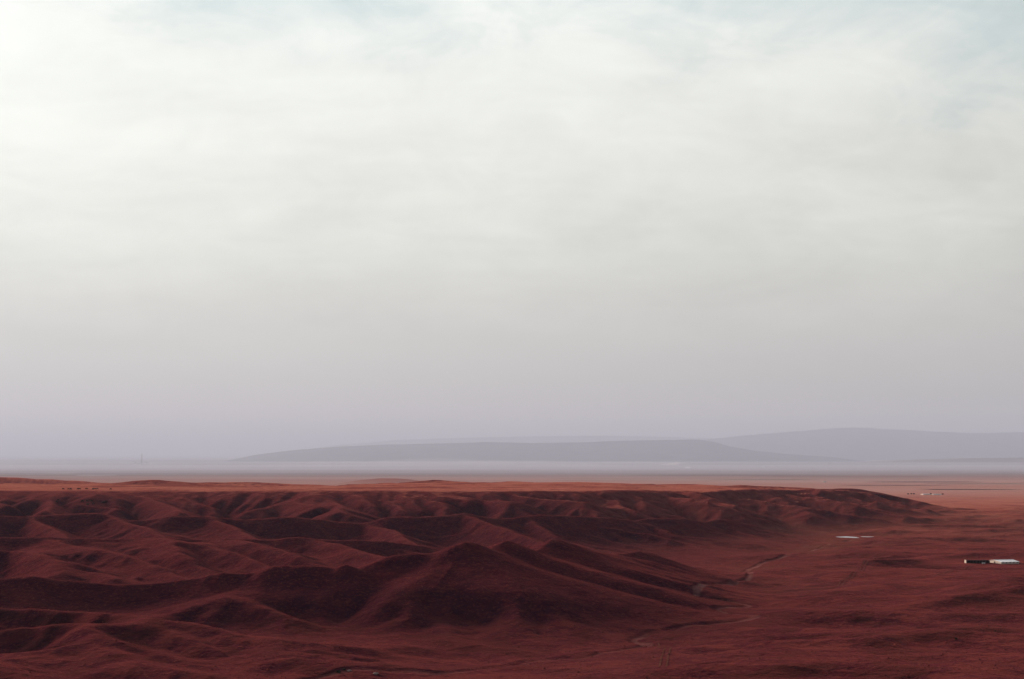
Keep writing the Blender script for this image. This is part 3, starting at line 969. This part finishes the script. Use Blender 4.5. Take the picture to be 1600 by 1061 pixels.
# ------------------------------------------------------------------ the farm in the valley
fx, fy, fz = R3(FARM)
PXM = fy / F                     # metres per photograph pixel at the farm
b2 = barn('livestock_barn', (fx + 23.5 * PXM, fy + 1.5, ground_z((fx + 23.5 * PXM) / S, (fy + 1.5) / S) * S), math.radians(13), 31 * PXM, 13.5, 1.05, 1.85,
          M_LIME, M_WHITE, windows=5, seams=8)
tag(b2, 'low barn with a broad white roof, beside the dark open-fronted shed', 'barn')
L1 = 36 * PXM
ox, oy = fx - 18 * PXM, fy + 1.0
oz = ground_z(ox / S, oy / S) * S
shed = empty('open_fronted_shed', (ox, oy, oz), math.radians(2))
tag(shed, 'long dark open-fronted shed with a pale end wall, left of the white-roofed barn', 'shed')
add_box('back_wall', (-L1 / 2, L1 / 2, 1.1, 1.35, -1, 1.5), M_DARK, shed)
o_ = add_box('end_wall', (-L1 / 2 - 0.25, -L1 / 2 - 0.003, -1.3, 1.4, -1, 1.85), M_LIME, shed)  # sun on the end and shade on the front put into wall colours
o_['label'] = 'end wall with sunlight put into its pale colour'
add_box('end_wall', (L1 / 2 + 0.003, L1 / 2 + 0.25, -1.2, 1.4, -1, 1.5), M_DARK, shed)
v, f = box(-L1 / 2 + 0.003, L1 / 2 - 0.003, -1.45, 1.6, 1.53, 1.62)
v = [(x, y, z + (0.14 if y < 0 else 0.0)) for x, y, z in v]
mesh_obj('roof', v, f, M_SLATE, shed)
NPOST = 8
for i in range(NPOST):
    x = -L1 / 2 + 0.6 + (L1 - 1.2) * i / (NPOST - 1)
    add_box('post', (x - 0.11, x + 0.11, -1.2, -1.0, -1, 1.62), M_WOOD, shed)
for i in range(NPOST - 1):
    if i in (1, 4):
        continue
    x = -L1 / 2 + 0.6 + (L1 - 1.2) * (i + 0.5) / (NPOST - 1)
    w2 = (L1 - 1.2) / (NPOST - 1) / 2 - 0.12
    add_box('feed_board', (x - w2, x + w2, -1.16, -1.04, 0.1, 0.75), M_DARK, shed)
# a white trough in the yard
tx_, ty_ = fx - 13 * PXM, fy - 4.5
tz_ = ground_z(tx_ / S, ty_ / S) * S
tr = empty('trough', (tx_, ty_, tz_), math.radians(6))
tag(tr, 'small white trough standing in front of the dark open-fronted shed', 'trough')
for nm, bx in (('basin_side', (-0.9, 0.9, -0.35, -0.29, 0.2, 0.62)), ('basin_side', (-0.9, 0.9, 0.29, 0.35, 0.2, 0.62)),
               ('basin_end', (-0.9, -0.84, -0.288, 0.288, 0.2, 0.6)), ('basin_end', (0.84, 0.9, -0.288, 0.288, 0.2, 0.6)),
               ('basin_floor', (-0.838, 0.838, -0.288, 0.288, 0.22, 0.28)), ('leg', (-0.75, -0.6, -0.25, 0.25, -0.3, 0.197)), ('leg', (0.6, 0.75, -0.25, 0.25, -0.3, 0.197))):
    add_box(nm, bx, M_WHITE, tr)

# long white sheds where the valley opens on the plain
for (u, v_, wpx, rz, lab) in ((1446.5, 773.2, 12, 3, 'left of two long white sheds where the valley meets the plain'),
                              (1463.0, 773.4, 12, -4, 'right of two long white sheds where the valley meets the plain')):
    p = spot(u, v_, 4000, 40000)
    m = p[1] / F
    o = barn('long_shed', p, math.radians(rz), wpx * m, 16.0, 1.1 * m, 1.5 * m, M_LIME, M_WHITE, windows=4)
    tag(o, lab, 'shed', 'long white sheds at the mouth of the valley')
p = spot(1288.5, 753.6, 5000, 60000)
m = p[1] / F
tag(barn('farmhouse', p, math.radians(8), 4.5 * m, 3.2 * m, 1.0 * m, 1.5 * m, M_LIME, M_WHITE, windows=2), 'lone white farmhouse on the plain beyond the end of the ridge', 'house')


# ------------------------------------------------------------------ works and town far out on the plain
def block(name, p, w, d, h, rz, mat, roof=True, bays=4):
    o = empty(name, p, rz)
    add_box('wall', (-w / 2, w / 2, -d / 2, d / 2, -6, h), mat, o)
    if roof:
        k = 0.04 * w
        add_box('roof', (-w / 2 - k * 0.3, w / 2 + k * 0.3, -d / 2 - k * 0.3, d / 2 + k * 0.3, h + 0.02, h + 0.08 * h + 0.3), M_WHITE, o)
    for i in range(bays):
        x = -w / 2 + w * (i + 0.5) / bays
        add_box('window', (x - 0.28 * w / bays, x + 0.28 * w / bays, -d / 2 - 0.3, -d / 2 - 0.004, 0.45 * h, 0.75 * h), M_GLASS, o)
    return o


def tube(r0, r1, h, n=16, z0=0.0):
    v, f = [], []
    for k, (r, z) in enumerate(((r0, z0), (r1, h))):
        for i in range(n):
            an = 2 * math.pi * i / n
            v.append((r * math.cos(an), r * math.sin(an), z))
    for i in range(n):
        j = (i + 1) % n
        f.append((i, j, n + j, n + i))
    f.append(tuple(range(n - 1, -1, -1)))
    f.append(tuple(range(n, 2 * n)))
    return v, f


p = spot(221.5, 725.0, 20000, 150000)
m = p[1] / F
ch = empty('works_chimney', p)
tag(ch, 'tall thin works chimney on the hazy plain at far left', 'chimney')
mesh_obj('shaft', *tube(0.85 * m, 0.45 * m, 15.5 * m, 16, -10), M_STEEL, ch, smooth=False)
mesh_obj('base', *tube(1.3 * m, 1.1 * m, 2.2 * m, 12, -10), M_CONC, ch)
mesh_obj('rim', *tube(0.56 * m, 0.56 * m, 15.9 * m, 16, 15.2 * m), M_STEEL, ch)
for (u, v_, w, h, lab) in ((211.5, 725.6, 4.5, 2.4, 'white works hall just left of the tall chimney, leftmost of its group'),
                           (217.8, 726.0, 4.0, 2.2, 'white works hall at the foot of the tall chimney'),
                           (229.0, 725.0, 3.4, 3.2, 'taller white works hall right of the chimney'),
                           (233.6, 726.0, 4.2, 1.6, 'low white works hall, rightmost beside the chimney')):
    p = spot(u, v_, 20000, 150000)
    m = p[1] / F
    tag(block('works_hall', p, w * m, 4 * m, h * m, math.radians(rng.uniform(-15, 15)), M_WHITE), lab, 'building', 'halls around the far chimney')
town = [
    (1049, 727.2, 6.0, 2.6, 'pale factory hall under the long hill, left of the brightest roof'),
    (1058.5, 725.2, 4.6, 3.2, 'brightest white factory block under the right end of the long hill'),
    (1074, 731.6, 6.4, 2.4, 'white flat hall just right of and below the brightest factory block'),
    (1036, 725.6, 3.0, 2.0, 'small pale block, leftmost of the factory group under the long hill'),
    (816, 729.5, 4.0, 1.6, 'pale block in the dust below the middle of the long hill'),
    (828, 730.6, 3.4, 1.4, 'low pale block right of its neighbour in the dust below the long hill'),
    (1192, 730.4, 3.2, 2.2, 'small white block in the far town right of the long hill'),
    (1184, 731.0, 2.6, 1.6, 'dull little block left of the white one in the far town'),
    (1206, 729.0, 4.0, 1.6, 'low wide block in the far town, right of the white one'),
    (1296, 725.6, 5.0, 1.8, 'pale long block on the plain below the far mountain'),
]
for (u, v_, w, h, lab) in town:
    p = spot(u, v_, 12000, 150000)
    m = p[1] / F
    tag(block('far_building', p, w * m, 4 * m, h * m, math.radians(rng.uniform(-12, 12)), M_WHITE if 'white' in lab else M_CONC), lab, 'building', 'buildings far out on the plain')

# ------------------------------------------------------------------ mast on the blue knoll
p = spot(602.5, 747.0, 6000, 15000)
ma = empty('radio_mast', p)
tag(ma, 'thin mast on the crown of the bluish knoll behind the plateau', 'mast')
m = p[1] / F
mesh_obj('pole', *tube(0.35, 0.22, 4.0 * m, 8, -1), M_STEEL, ma)
for zz in (2.4 * m, 3.3 * m):
    add_box('crossarm', (-1.6, 1.6, -0.18, 0.18, zz, zz + 0.35), M_STEEL, ma)
add_box('cabin', (-4.5, -1.0, -1.5, 1.5, -0.8, 2.4), M_LIME, ma)


# ------------------------------------------------------------------ cattle
def cow_mesh():
    import bmesh
    me = bpy.data.meshes.new('cow')
    #       x      y     z     rx    ry
    V = [(-0.75, 0, 1.12, .30, .33), (-0.25, 0, 1.10, .36, .40), (0.30, 0, 1.08, .35, .39), (0.72, 0, 1.12, .26, .31),   # trunk, rump to shoulder
         (1.00, 0, 1.05, .16, .19), (1.25, 0, 0.72, .13, .14), (1.38, 0, 0.42, .11, .12), (1.52, 0, 0.22, .075, .075),    # neck down to the muzzle
         (-1.02, 0, 1.12, .05, .05), (-1.10, 0, 0.60, .035, .035)]                                                       # tail
    E = [(0, 1), (1, 2), (2, 3), (3, 4), (4, 5), (5, 6), (6, 7), (0, 8), (8, 9)]
    for root, x, kx in ((3, 0.66, 0.04), (0, -0.72, -0.07)):
        for sy in (-1, 1):
            n = len(V)
            V += [(x, sy * 0.20, 0.78, .13, .14), (x + kx, sy * 0.21, 0.44, .075, .08), (x, sy * 0.21, 0.10, .055, .055), (x + 0.05, sy * 0.21, 0.0, .065, .06)]
            E += [(root, n), (n, n + 1), (n + 1, n + 2), (n + 2, n + 3)]
    for sy in (-1, 1):
        n = len(V)
        V += [(1.20, sy * 0.20, 0.80, .05, .03)]
        E += [(5, n)]
    me.from_pydata([q[:3] for q in V], E, [])
    me.skin_vertices.new() if hasattr(me.skin_vertices, 'new') else None
    ob = bpy.data.objects.new('cow', me)
    COL.objects.link(ob)
    md = ob.modifiers.new('skin', 'SKIN')
    md.use_smooth_shade = True
    if not me.skin_vertices:
        bm = bmesh.new()
        bm.from_mesh(me)
        bm.verts.layers.skin.verify()
        bm.to_mesh(me)
        bm.free()
    sv = me.skin_vertices[0].data
    for i, q in enumerate(V):
        sv[i].radius = (q[3], q[4])
        sv[i].use_root = (i == 1)
    dg = bpy.context.evaluated_depsgraph_get()
    me2 = bpy.data.meshes.new_from_object(ob.evaluated_get(dg))
    bpy.data.objects.remove(ob)
    me2.name = 'cow'
    me2.materials.clear()
    me2.materials.append(M_HIDE)
    return me2


COW = cow_mesh()
TOPROW = [(98.5, 765.2), (107, 765.4), (110.5, 765.3), (122, 765), (124.5, 765.2), (135, 764.8), (145.5, 765), (148, 764.8), (152, 764.6), (173, 765.2)]
SLOPE = [(88.5, 785.5), (91, 783.2), (129, 784.6), (136, 784.2), (137, 789.5), (143, 784), (146, 788), (162, 786.5), (165, 785)]
for grp, (spots, lab, gname) in enumerate(((TOPROW, 'dark cow grazing on the sunlit plateau top near its left end', 'cattle on the plateau top'),
                                           (SLOPE, 'dark cow grazing on the shaded slope just below the plateau edge', 'cattle on the slope below the plateau'))):
    for (u, v_) in spots:
        p = spot(u, v_, 2000, 5000)
        c = bpy.data.objects.new('cow', COW)
        COL.objects.link(c)
        c.location = (p[0], p[1], p[2] - 0.02)
        c.rotation_euler = (0, 0, rng.choice((0.0, math.pi)) + rng.uniform(-0.7, 0.7))
        c.scale = [rng.uniform(0.92, 1.12)] * 3
        tag(c, lab, 'cow', gname)


# ------------------------------------------------------------------ bushes, trees, stones
def leaf_cloud(rx, rz, n, size, seed, zc):
    r = random.Random(seed)
    v, f = [], []
    for _ in range(n):
        while True:
            q = Vector((r.uniform(-1, 1), r.uniform(-1, 1), r.uniform(-1, 1)))
            if 0.25 < q.length < 1.0:
                break
        c = Vector((q.x * rx, q.y * rx, zc + q.z * rz))
        a = Vector((r.uniform(-1, 1), r.uniform(-1, 1), r.uniform(-1, 1))).normalized()
        b = a.cross(Vector((r.uniform(-1, 1), r.uniform(-1, 1), r.uniform(-1, 1)))).normalized()
        s_ = size * r.uniform(0.6, 1.3)
        n0 = len(v)
        v += [c - a * s_, c + b * s_ * 0.6, c + a * s_, c - b * s_ * 0.6]
        f.append((n0, n0 + 1, n0 + 2, n0 + 3))
    return v, f


def plant(name, p, rx, rz, stem, n, size, seed):
    o = empty(name, p)
    mesh_obj('trunk', *tube(0.10 * rx, 0.05 * rx, stem + rz, 7, -0.3), M_BARK, o)
    for k in range(4):
        an = k * 1.6 + seed
        e = Vector((math.cos(an) * rx * 0.6, math.sin(an) * rx * 0.6, stem + rz * 1.1))
        b = Vector((0, 0, stem * 0.7))
        w_ = Vector((0.03 * rx, 0.03 * rx, 0))
        mesh_obj('limb', [b - w_, b + w_, e + w_ * 0.4, e - w_ * 0.4, b + Vector((0, 0, 0.08 * rx)), e + Vector((0, 0, 0.03 * rx))],
                 [(0, 1, 2, 3), (1, 4, 5, 2), (4, 0, 3, 5)], M_BARK, o)
    mesh_obj('crown', *leaf_cloud(rx, rz, n, size, seed, stem + rz), M_LEAF, o)
    return o


trees = [(1419, 773.0, 'leftmost of the small dark trees left of the two long white sheds'),
         (1424, 772.6, 'second small dark tree from the left beside the two long white sheds'),
         (1428, 772.8, 'third small dark tree, nearest the left white shed'),
         (1454.5, 772.6, 'small dark tree in the gap between the two long white sheds'),
         (1473, 773.2, 'small dark tree just right of the two long white sheds')]
for k, (u, v_, lab) in enumerate(trees):
    p = spot(u, v_, 4000, 40000)
    m = p[1] / F
    tag(plant('small_tree', p, 1.6 * m, 0.8 * m, 0.5 * m, 260, 0.55 * m * 0.6, 40 + k), lab, 'tree', 'trees around the far sheds')
for k, (u, v_, r_, lab) in enumerate(((1494, 999.5, 0.42, 'small round dark bush alone on the near right slope'),
                                      (1555, 987, 0.30, 'tiny dark bush higher up on the near right slope'),
                                      (529, 1052, 0.6, 'dark bush in the stream bed at the bottom, left of the pale stone'),
                                      (538, 1048, 0.45, 'dark bush in the stream bed, touching the pale stone'))):
    p = spot(u, v_, 600, 3000)
    tag(plant('bush', p, r_, r_ * 0.6, 0.1, 320, 0.12, 70 + k), lab, 'bush')


def boulder(p, r_, seed, lab):
    import bmesh
    bm = bmesh.new()
    bmesh.ops.create_icosphere(bm, subdivisions=3, radius=1.0)
    rr = np.random.RandomState(seed)
    k1, k2 = rr.rand(3) * 6, rr.rand(3) * 6
    for vv in bm.verts:
        d = 1 + 0.18 * math.sin(vv.co.x * 3.1 + k1[0]) * math.sin(vv.co.y * 2.7 + k1[1]) + 0.10 * math.sin(vv.co.z * 5 + k2[0] + vv.co.x * 4)
        vv.co = Vector((vv.co.x * d * r_ * 1.3, vv.co.y * d * r_, max(vv.co.z, -0.5) * d * r_ * 0.6))
    me = bpy.data.meshes.new('boulder')
    bm.to_mesh(me)
    bm.free()
    me.materials.append(M_STONE)
    o = bpy.data.objects.new('boulder', me)
    COL.objects.link(o)
    o.location = (p[0], p[1], p[2] + 0.12 * r_)
    return tag(o, lab, 'stone')


boulder(spot(545.5, 1048.5, 600, 3000), 0.5, 3, 'pale stone lying in the stream bed at the bottom of the picture')
boulder(spot(587, 1053, 600, 3000), 0.6, 8, 'broad flat pale stone right of the smaller one in the stream bed')

# ------------------------------------------------------------------ ponds and tracks
def pond(name, c, rx, ry, z, seed, n=64):
    r = np.random.RandomState(seed).rand(6) * 6.28
    v, f = [(c[0] * S, c[1] * S, z)], []
    for i in range(n):
        an = 2 * math.pi * i / n
        k = 1 + 0.18 * math.sin(2 * an + r[0]) + 0.13 * math.sin(3 * an + r[1]) + 0.08 * math.sin(5 * an + r[2]) + 0.05 * math.sin(9 * an + r[3])
        v.append(((c[0] + rx * k * math.cos(an)) * S, (c[1] + ry * k * math.sin(an)) * S, z))
    for i in range(n):
        f.append((0, 1 + i, 1 + (i + 1) % n))
    return tag(mesh_obj(name, v, f, M_ICE), kind='structure')


pond('pond', PONDS[0], 15, 20, PZ * S + 0.10, 1)
pond('pond', PONDS[1], 11, 10, PZ * S + 0.10, 2)
q = on_ground(150, 743.0, 9000, 60000)
pond('salt_pan', q, 24 * q[1] / F, 420, S * q[2] + 1.5, 5).data.materials[0] = M_SALT
q = on_ground(95, 739.5, 9000, 60000)
pond('salt_pan', q, 20 * q[1] / F, 400, S * q[2] + 1.5, 6).data.materials[0] = M_SALT


M_FIELD = [plain_mat('pale_stubble', (0.44, 0.32, 0.27), (0.58, 0.44, 0.37), 0.004, 1.0, 0.0),
           plain_mat('dark_fallow', (0.13, 0.075, 0.085), (0.20, 0.12, 0.12), 0.004, 1.0, 0.0),
           plain_mat('rust_grass', (0.30, 0.14, 0.10), (0.40, 0.20, 0.14), 0.004, 1.0, 0.0)]
for k, (u, v_, wpx, dep, mi) in enumerate(((1040, 749.6, 210, 260, 0), (1290, 748.9, 150, 230, 0), (1440, 753.2, 95, 160, 1), (1390, 758.6, 70, 90, 1), (1545, 756.0, 90, 140, 0),
                                           (1510, 765.0, 70, 80, 1), (1150, 742.5, 180, 500, 1), (1560, 741.0, 120, 600, 2), (1330, 744.6, 120, 350, 2))):
    q = on_ground(u, v_, 4500, 60000)
    fo = pond('field_strip', q, wpx * q[1] / F, dep, S * q[2] + 1.2, 30 + k)
    me_ = fo.data
    me_.materials[0] = M_FIELD[mi]
    for vt in me_.vertices:                       # lie on the plain
        vt.co.z = S * ground_z(vt.co.x / S, vt.co.y / S) + 0.9


def rut(parent, line, off, wid):
    """one wheel rut, laid over the ground"""
    P_ = np.array(line)
    tan = np.gradient(P_[:, :2], axis=0)
    tan /= np.linalg.norm(tan, axis=1)[:, None] + 1e-9
    nr = np.stack([-tan[:, 1], tan[:, 0]], 1)
    v, f = [], []
    for i in range(len(P_)):
        for k, wv in enumerate((-0.5, -0.17, 0.17, 0.5)):
            x, y = P_[i, :2] + nr[i] * (off + wv * wid) / S
            v.append((x * S, y * S, ground_z(x, y) * S + 0.07))
        if i:
            for k in range(3):
                a_ = (i - 1) * 4 + k
                f.append((a_, a_ + 1, a_ + 5, a_ + 4))
    mesh_obj('wheel_rut', v, f, M_TRACK, parent, smooth=True)


for uv in (((1024, 1006), (1034, 1011), (1044, 1013), (1041, 1020), (1038, 1030), (1035, 1042)),
           ((1200, 925), (1240, 922), (1300, 918), (1318, 908), (1335, 893), (1352, 880), (1368, 872)),
           ((1430, 905), (1470, 897), (1510, 889), (1540, 884))):
    line = smooth_line([on_ground(u, v_, 700, 2600) for u, v_ in uv], 14)
    tr_ = empty('dirt_track', (0, 0, 0))
    tag(tr_, kind='structure')
    rut(tr_, line, -0.95, 0.55)
    rut(tr_, line, 0.95, 0.55)

# ------------------------------------------------------------------ low scrub over the near slopes
rs = np.random.RandomState(12)
NT_ = 34000
dd = np.exp(rs.uniform(np.log(690), np.log(2100), NT_ * 2))
tt = rs.uniform(-0.40, 0.40, NT_ * 2)
xx = dd * tt
den = fbm(xx, dd, 90.0, 3, 401) + 0.5 * fbm(xx, dd, 22.0, 2, 402)
keep = rs.rand(NT_ * 2) < np.clip(0.45 + 1.3 * den, 0.03, 1)
xx, dd = xx[keep][:NT_], dd[keep][:NT_]
zz = polar_sample(Z, xx, dd)
n = len(xx)
rad = rs.uniform(0.08, 0.26, n) * (1 + (rs.rand(n) < 0.06) * 0.9)
hgt = rad * rs.uniform(0.7, 1.3, n)
an = rs.uniform(0, 6.28, n)
co = np.empty((n, 5, 3))
for k in range(4):
    rr_ = rad * rs.uniform(0.6, 1.3, n)
    co[:, k, 0] = xx * S + rr_ * np.cos(an + k * math.pi / 2)
    co[:, k, 1] = dd * S + rr_ * np.sin(an + k * math.pi / 2)
    co[:, k, 2] = zz * S - 0.12
co[:, 4, 0] = xx * S + rad * rs.uniform(-0.4, 0.4, n)
co[:, 4, 1] = dd * S + rad * rs.uniform(-0.4, 0.4, n)
co[:, 4, 2] = zz * S + hgt
fc = np.empty((n, 4, 3), np.int32)
b5 = np.arange(n)[:, None] * 5
for k in range(4):
    fc[:, k, :] = np.concatenate([b5 + k, b5 + (k + 1) % 4, b5 + 4], axis=1)
me = bpy.data.meshes.new('scrub')
me.vertices.add(n * 5)
me.vertices.foreach_set('co', co.astype(np.float32).ravel())
me.loops.add(n * 12)
me.loops.foreach_set('vertex_index', fc.ravel())
me.polygons.add(n * 4)
me.polygons.foreach_set('loop_start', np.arange(n * 4, dtype=np.int32) * 3)
me.update(calc_edges=True)
sm, t = new_mat('scrub_twigs')
pp = t.n('ShaderNodeNewGeometry').outputs['Position']
sb = principled(t, t.ramp(t.noise(pp, 0.9, 3.0, 0.6), [(0.32, (0.045, 0.012, 0.016)), (0.50, (0.10, 0.024, 0.024)), (0.70, (0.22, 0.060, 0.040))]), 1.0, 0.0)
sb.inputs['Sheen Weight'].default_value = 0.15
sb.inputs['Sheen Roughness'].default_value = 0.40
sb.inputs['Sheen Tint'].default_value = (0.95, 0.225, 0.185, 1)
me.materials.append(sm)
scrub = bpy.data.objects.new('scrub', me)
COL.objects.link(scrub)
tag(scrub, 'low reddish scrub and dry tussocks dotted over the near slopes', 'scrub', kind='stuff')

# ------------------------------------------------------------------ haze
hm, t = new_mat('haze')
vol = t.n('ShaderNodeVolumePrincipled')
vol.inputs['Color'].default_value = (0.695, 0.755, 0.90, 1)
vol.inputs['Density'].default_value = 2.1e-5
vol.inputs['Anisotropy'].default_value = 0.12
o_ = t.n('ShaderNodeOutputMaterial')
t.put(o_.inputs['Volume'], vol.outputs[0])
v, f = box(-450000, 450000, -3000, 800000, -566, 1830)
haze = mesh_obj('haze', v, f, hm)
tag(haze, kind='stuff')

# ------------------------------------------------------------------ dust lying low over the far plain
dm, t = new_mat('dust')
vol = t.n('ShaderNodeVolumePrincipled')
vol.inputs['Color'].default_value = (0.84, 0.80, 0.84, 1)
vol.inputs['Density'].default_value = 9.0e-5
vol.inputs['Anisotropy'].default_value = 0.1
o_ = t.n('ShaderNodeOutputMaterial')
t.put(o_.inputs['Volume'], vol.outputs[0])
import bmesh
bm = bmesh.new()
bmesh.ops.create_uvsphere(bm, u_segments=48, v_segments=24, radius=1.0)
dust_me = bpy.data.meshes.new('dust_bank')
bm.to_mesh(dust_me)
bm.free()
dust_me.polygons.foreach_set('use_smooth', [True] * len(dust_me.polygons))
dust_me.materials.append(dm)
wisps = [(560, 727, 40000, 150, 7, 2000), (470, 731, 36000, 90, 4, 1500), (690, 724, 44000, 120, 8, 2000), (800, 726, 43000, 120, 7, 2200), (905, 729, 38000, 80, 4, 1500),
         (985, 726, 45000, 90, 5, 1800), (1052, 725, 45000, 34, 3.5, 900), (1120, 730, 40000, 70, 3, 1500), (250, 733, 33000, 120, 4, 1800), (80, 738, 27000, 120, 4, 1600),
         (640, 735, 30000, 160, 3, 1600), (1210, 733, 33000, 90, 2.5, 1500)]
for (u, v_, D, wpx, hpx, dep) in wisps:
    d_ = bpy.data.objects.new('dust_bank', dust_me)
    COL.objects.link(d_)
    d_.location = P(u, v_, D)
    m = D / F
    d_.scale = (wpx * m, dep, hpx * m)
    d_.rotation_euler = (0, rng.uniform(-0.006, 0.006), rng.uniform(-0.2, 0.2))
    tag(d_, kind='stuff')

# ground mist filling the basin beyond the hills: a sheet that thickens away from them
mm2, t = new_mat('mist')
vol = t.n('ShaderNodeVolumePrincipled')
vol.inputs['Color'].default_value = (0.74, 0.765, 0.88, 1)
vol.inputs['Density'].default_value = 3.5e-5
vol.inputs['Anisotropy'].default_value = 0.1
o_ = t.n('ShaderNodeOutputMaterial')
t.put(o_.inputs['Volume'], vol.outputs[0])
yd = np.array([2300, 3200, 4500, 6000, 8000, 11000, 15000, 20000, 27000, 36000, 48000, 60000])
th = np.interp(yd, [2300, 3200, 4500, 8000, 15000, 30000, 60000], [0.5, 14, 34, 62, 80, 90, 60])
fl = np.interp(yd / S, FLOOR_D, FLOOR_Z) * S
NXM = 9
v, f = [], []
for lvl in (0, 1):
    for y_, t_, z_ in zip(yd, th, fl):
        for k in range(NXM):
            v.append((-55000 + 110000 * k / (NXM - 1), y_, z_ - 8 if lvl == 0 else z_ + t_))
ny_ = len(yd)
N0 = NXM * ny_
for i in range(ny_ - 1):
    for k in range(NXM - 1):
        a_ = i * NXM + k
        f.append((a_, a_ + NXM, a_ + NXM + 1, a_ + 1))
        f.append((N0 + a_, N0 + a_ + 1, N0 + a_ + NXM + 1, N0 + a_ + NXM))
for k in range(NXM - 1):
    f.append((k, k + 1, N0 + k + 1, N0 + k))
    a_ = (ny_ - 1) * NXM + k
    f.append((a_ + 1, a_, N0 + a_, N0 + a_ + 1))
for i in range(ny_ - 1):
    a_, b_ = i * NXM, (i + 1) * NXM
    f.append((b_, a_, N0 + a_, N0 + b_))
    a_, b_ = a_ + NXM - 1, b_ + NXM - 1
    f.append((a_, b_, N0 + b_, N0 + a_))
tag(mesh_obj('ground_mist', v, f, mm2), kind='stuff')

# smoke from the far factories
pm, t = new_mat('smoke')
vol = t.n('ShaderNodeVolumePrincipled')
vol.inputs['Color'].default_value = (0.97, 0.95, 0.96, 1)
vol.inputs['Density'].default_value = 4.0e-3
vol.inputs['Anisotropy'].default_value = 0.2
o_ = t.n('ShaderNodeOutputMaterial')
t.put(o_.inputs['Volume'], vol.outputs[0])
plume_me = dust_me.copy()
plume_me.name = 'smoke_plume'
plume_me.materials[0] = pm
for (u, v_, D, wpx, hpx, dep) in ((1059, 723.3, 30500, 3.2, 1.3, 160), (1051, 725.2, 30500, 7.5, 1.5, 120), (1040, 726.2, 30500, 8, 1.2, 90), (1075, 730.6, 27000, 4.5, 1.1, 150), (826, 727.5, 30000, 6, 1.0, 70)):
    d_ = bpy.data.objects.new('smoke_plume', plume_me)
    COL.objects.link(d_)
    d_.location = P(u, v_, D)
    m = D / F
    d_.scale = (wpx * m, dep, hpx * m)
    d_.rotation_euler = (0, rng.uniform(0.02, 0.12), 0)
    tag(d_, kind='stuff')
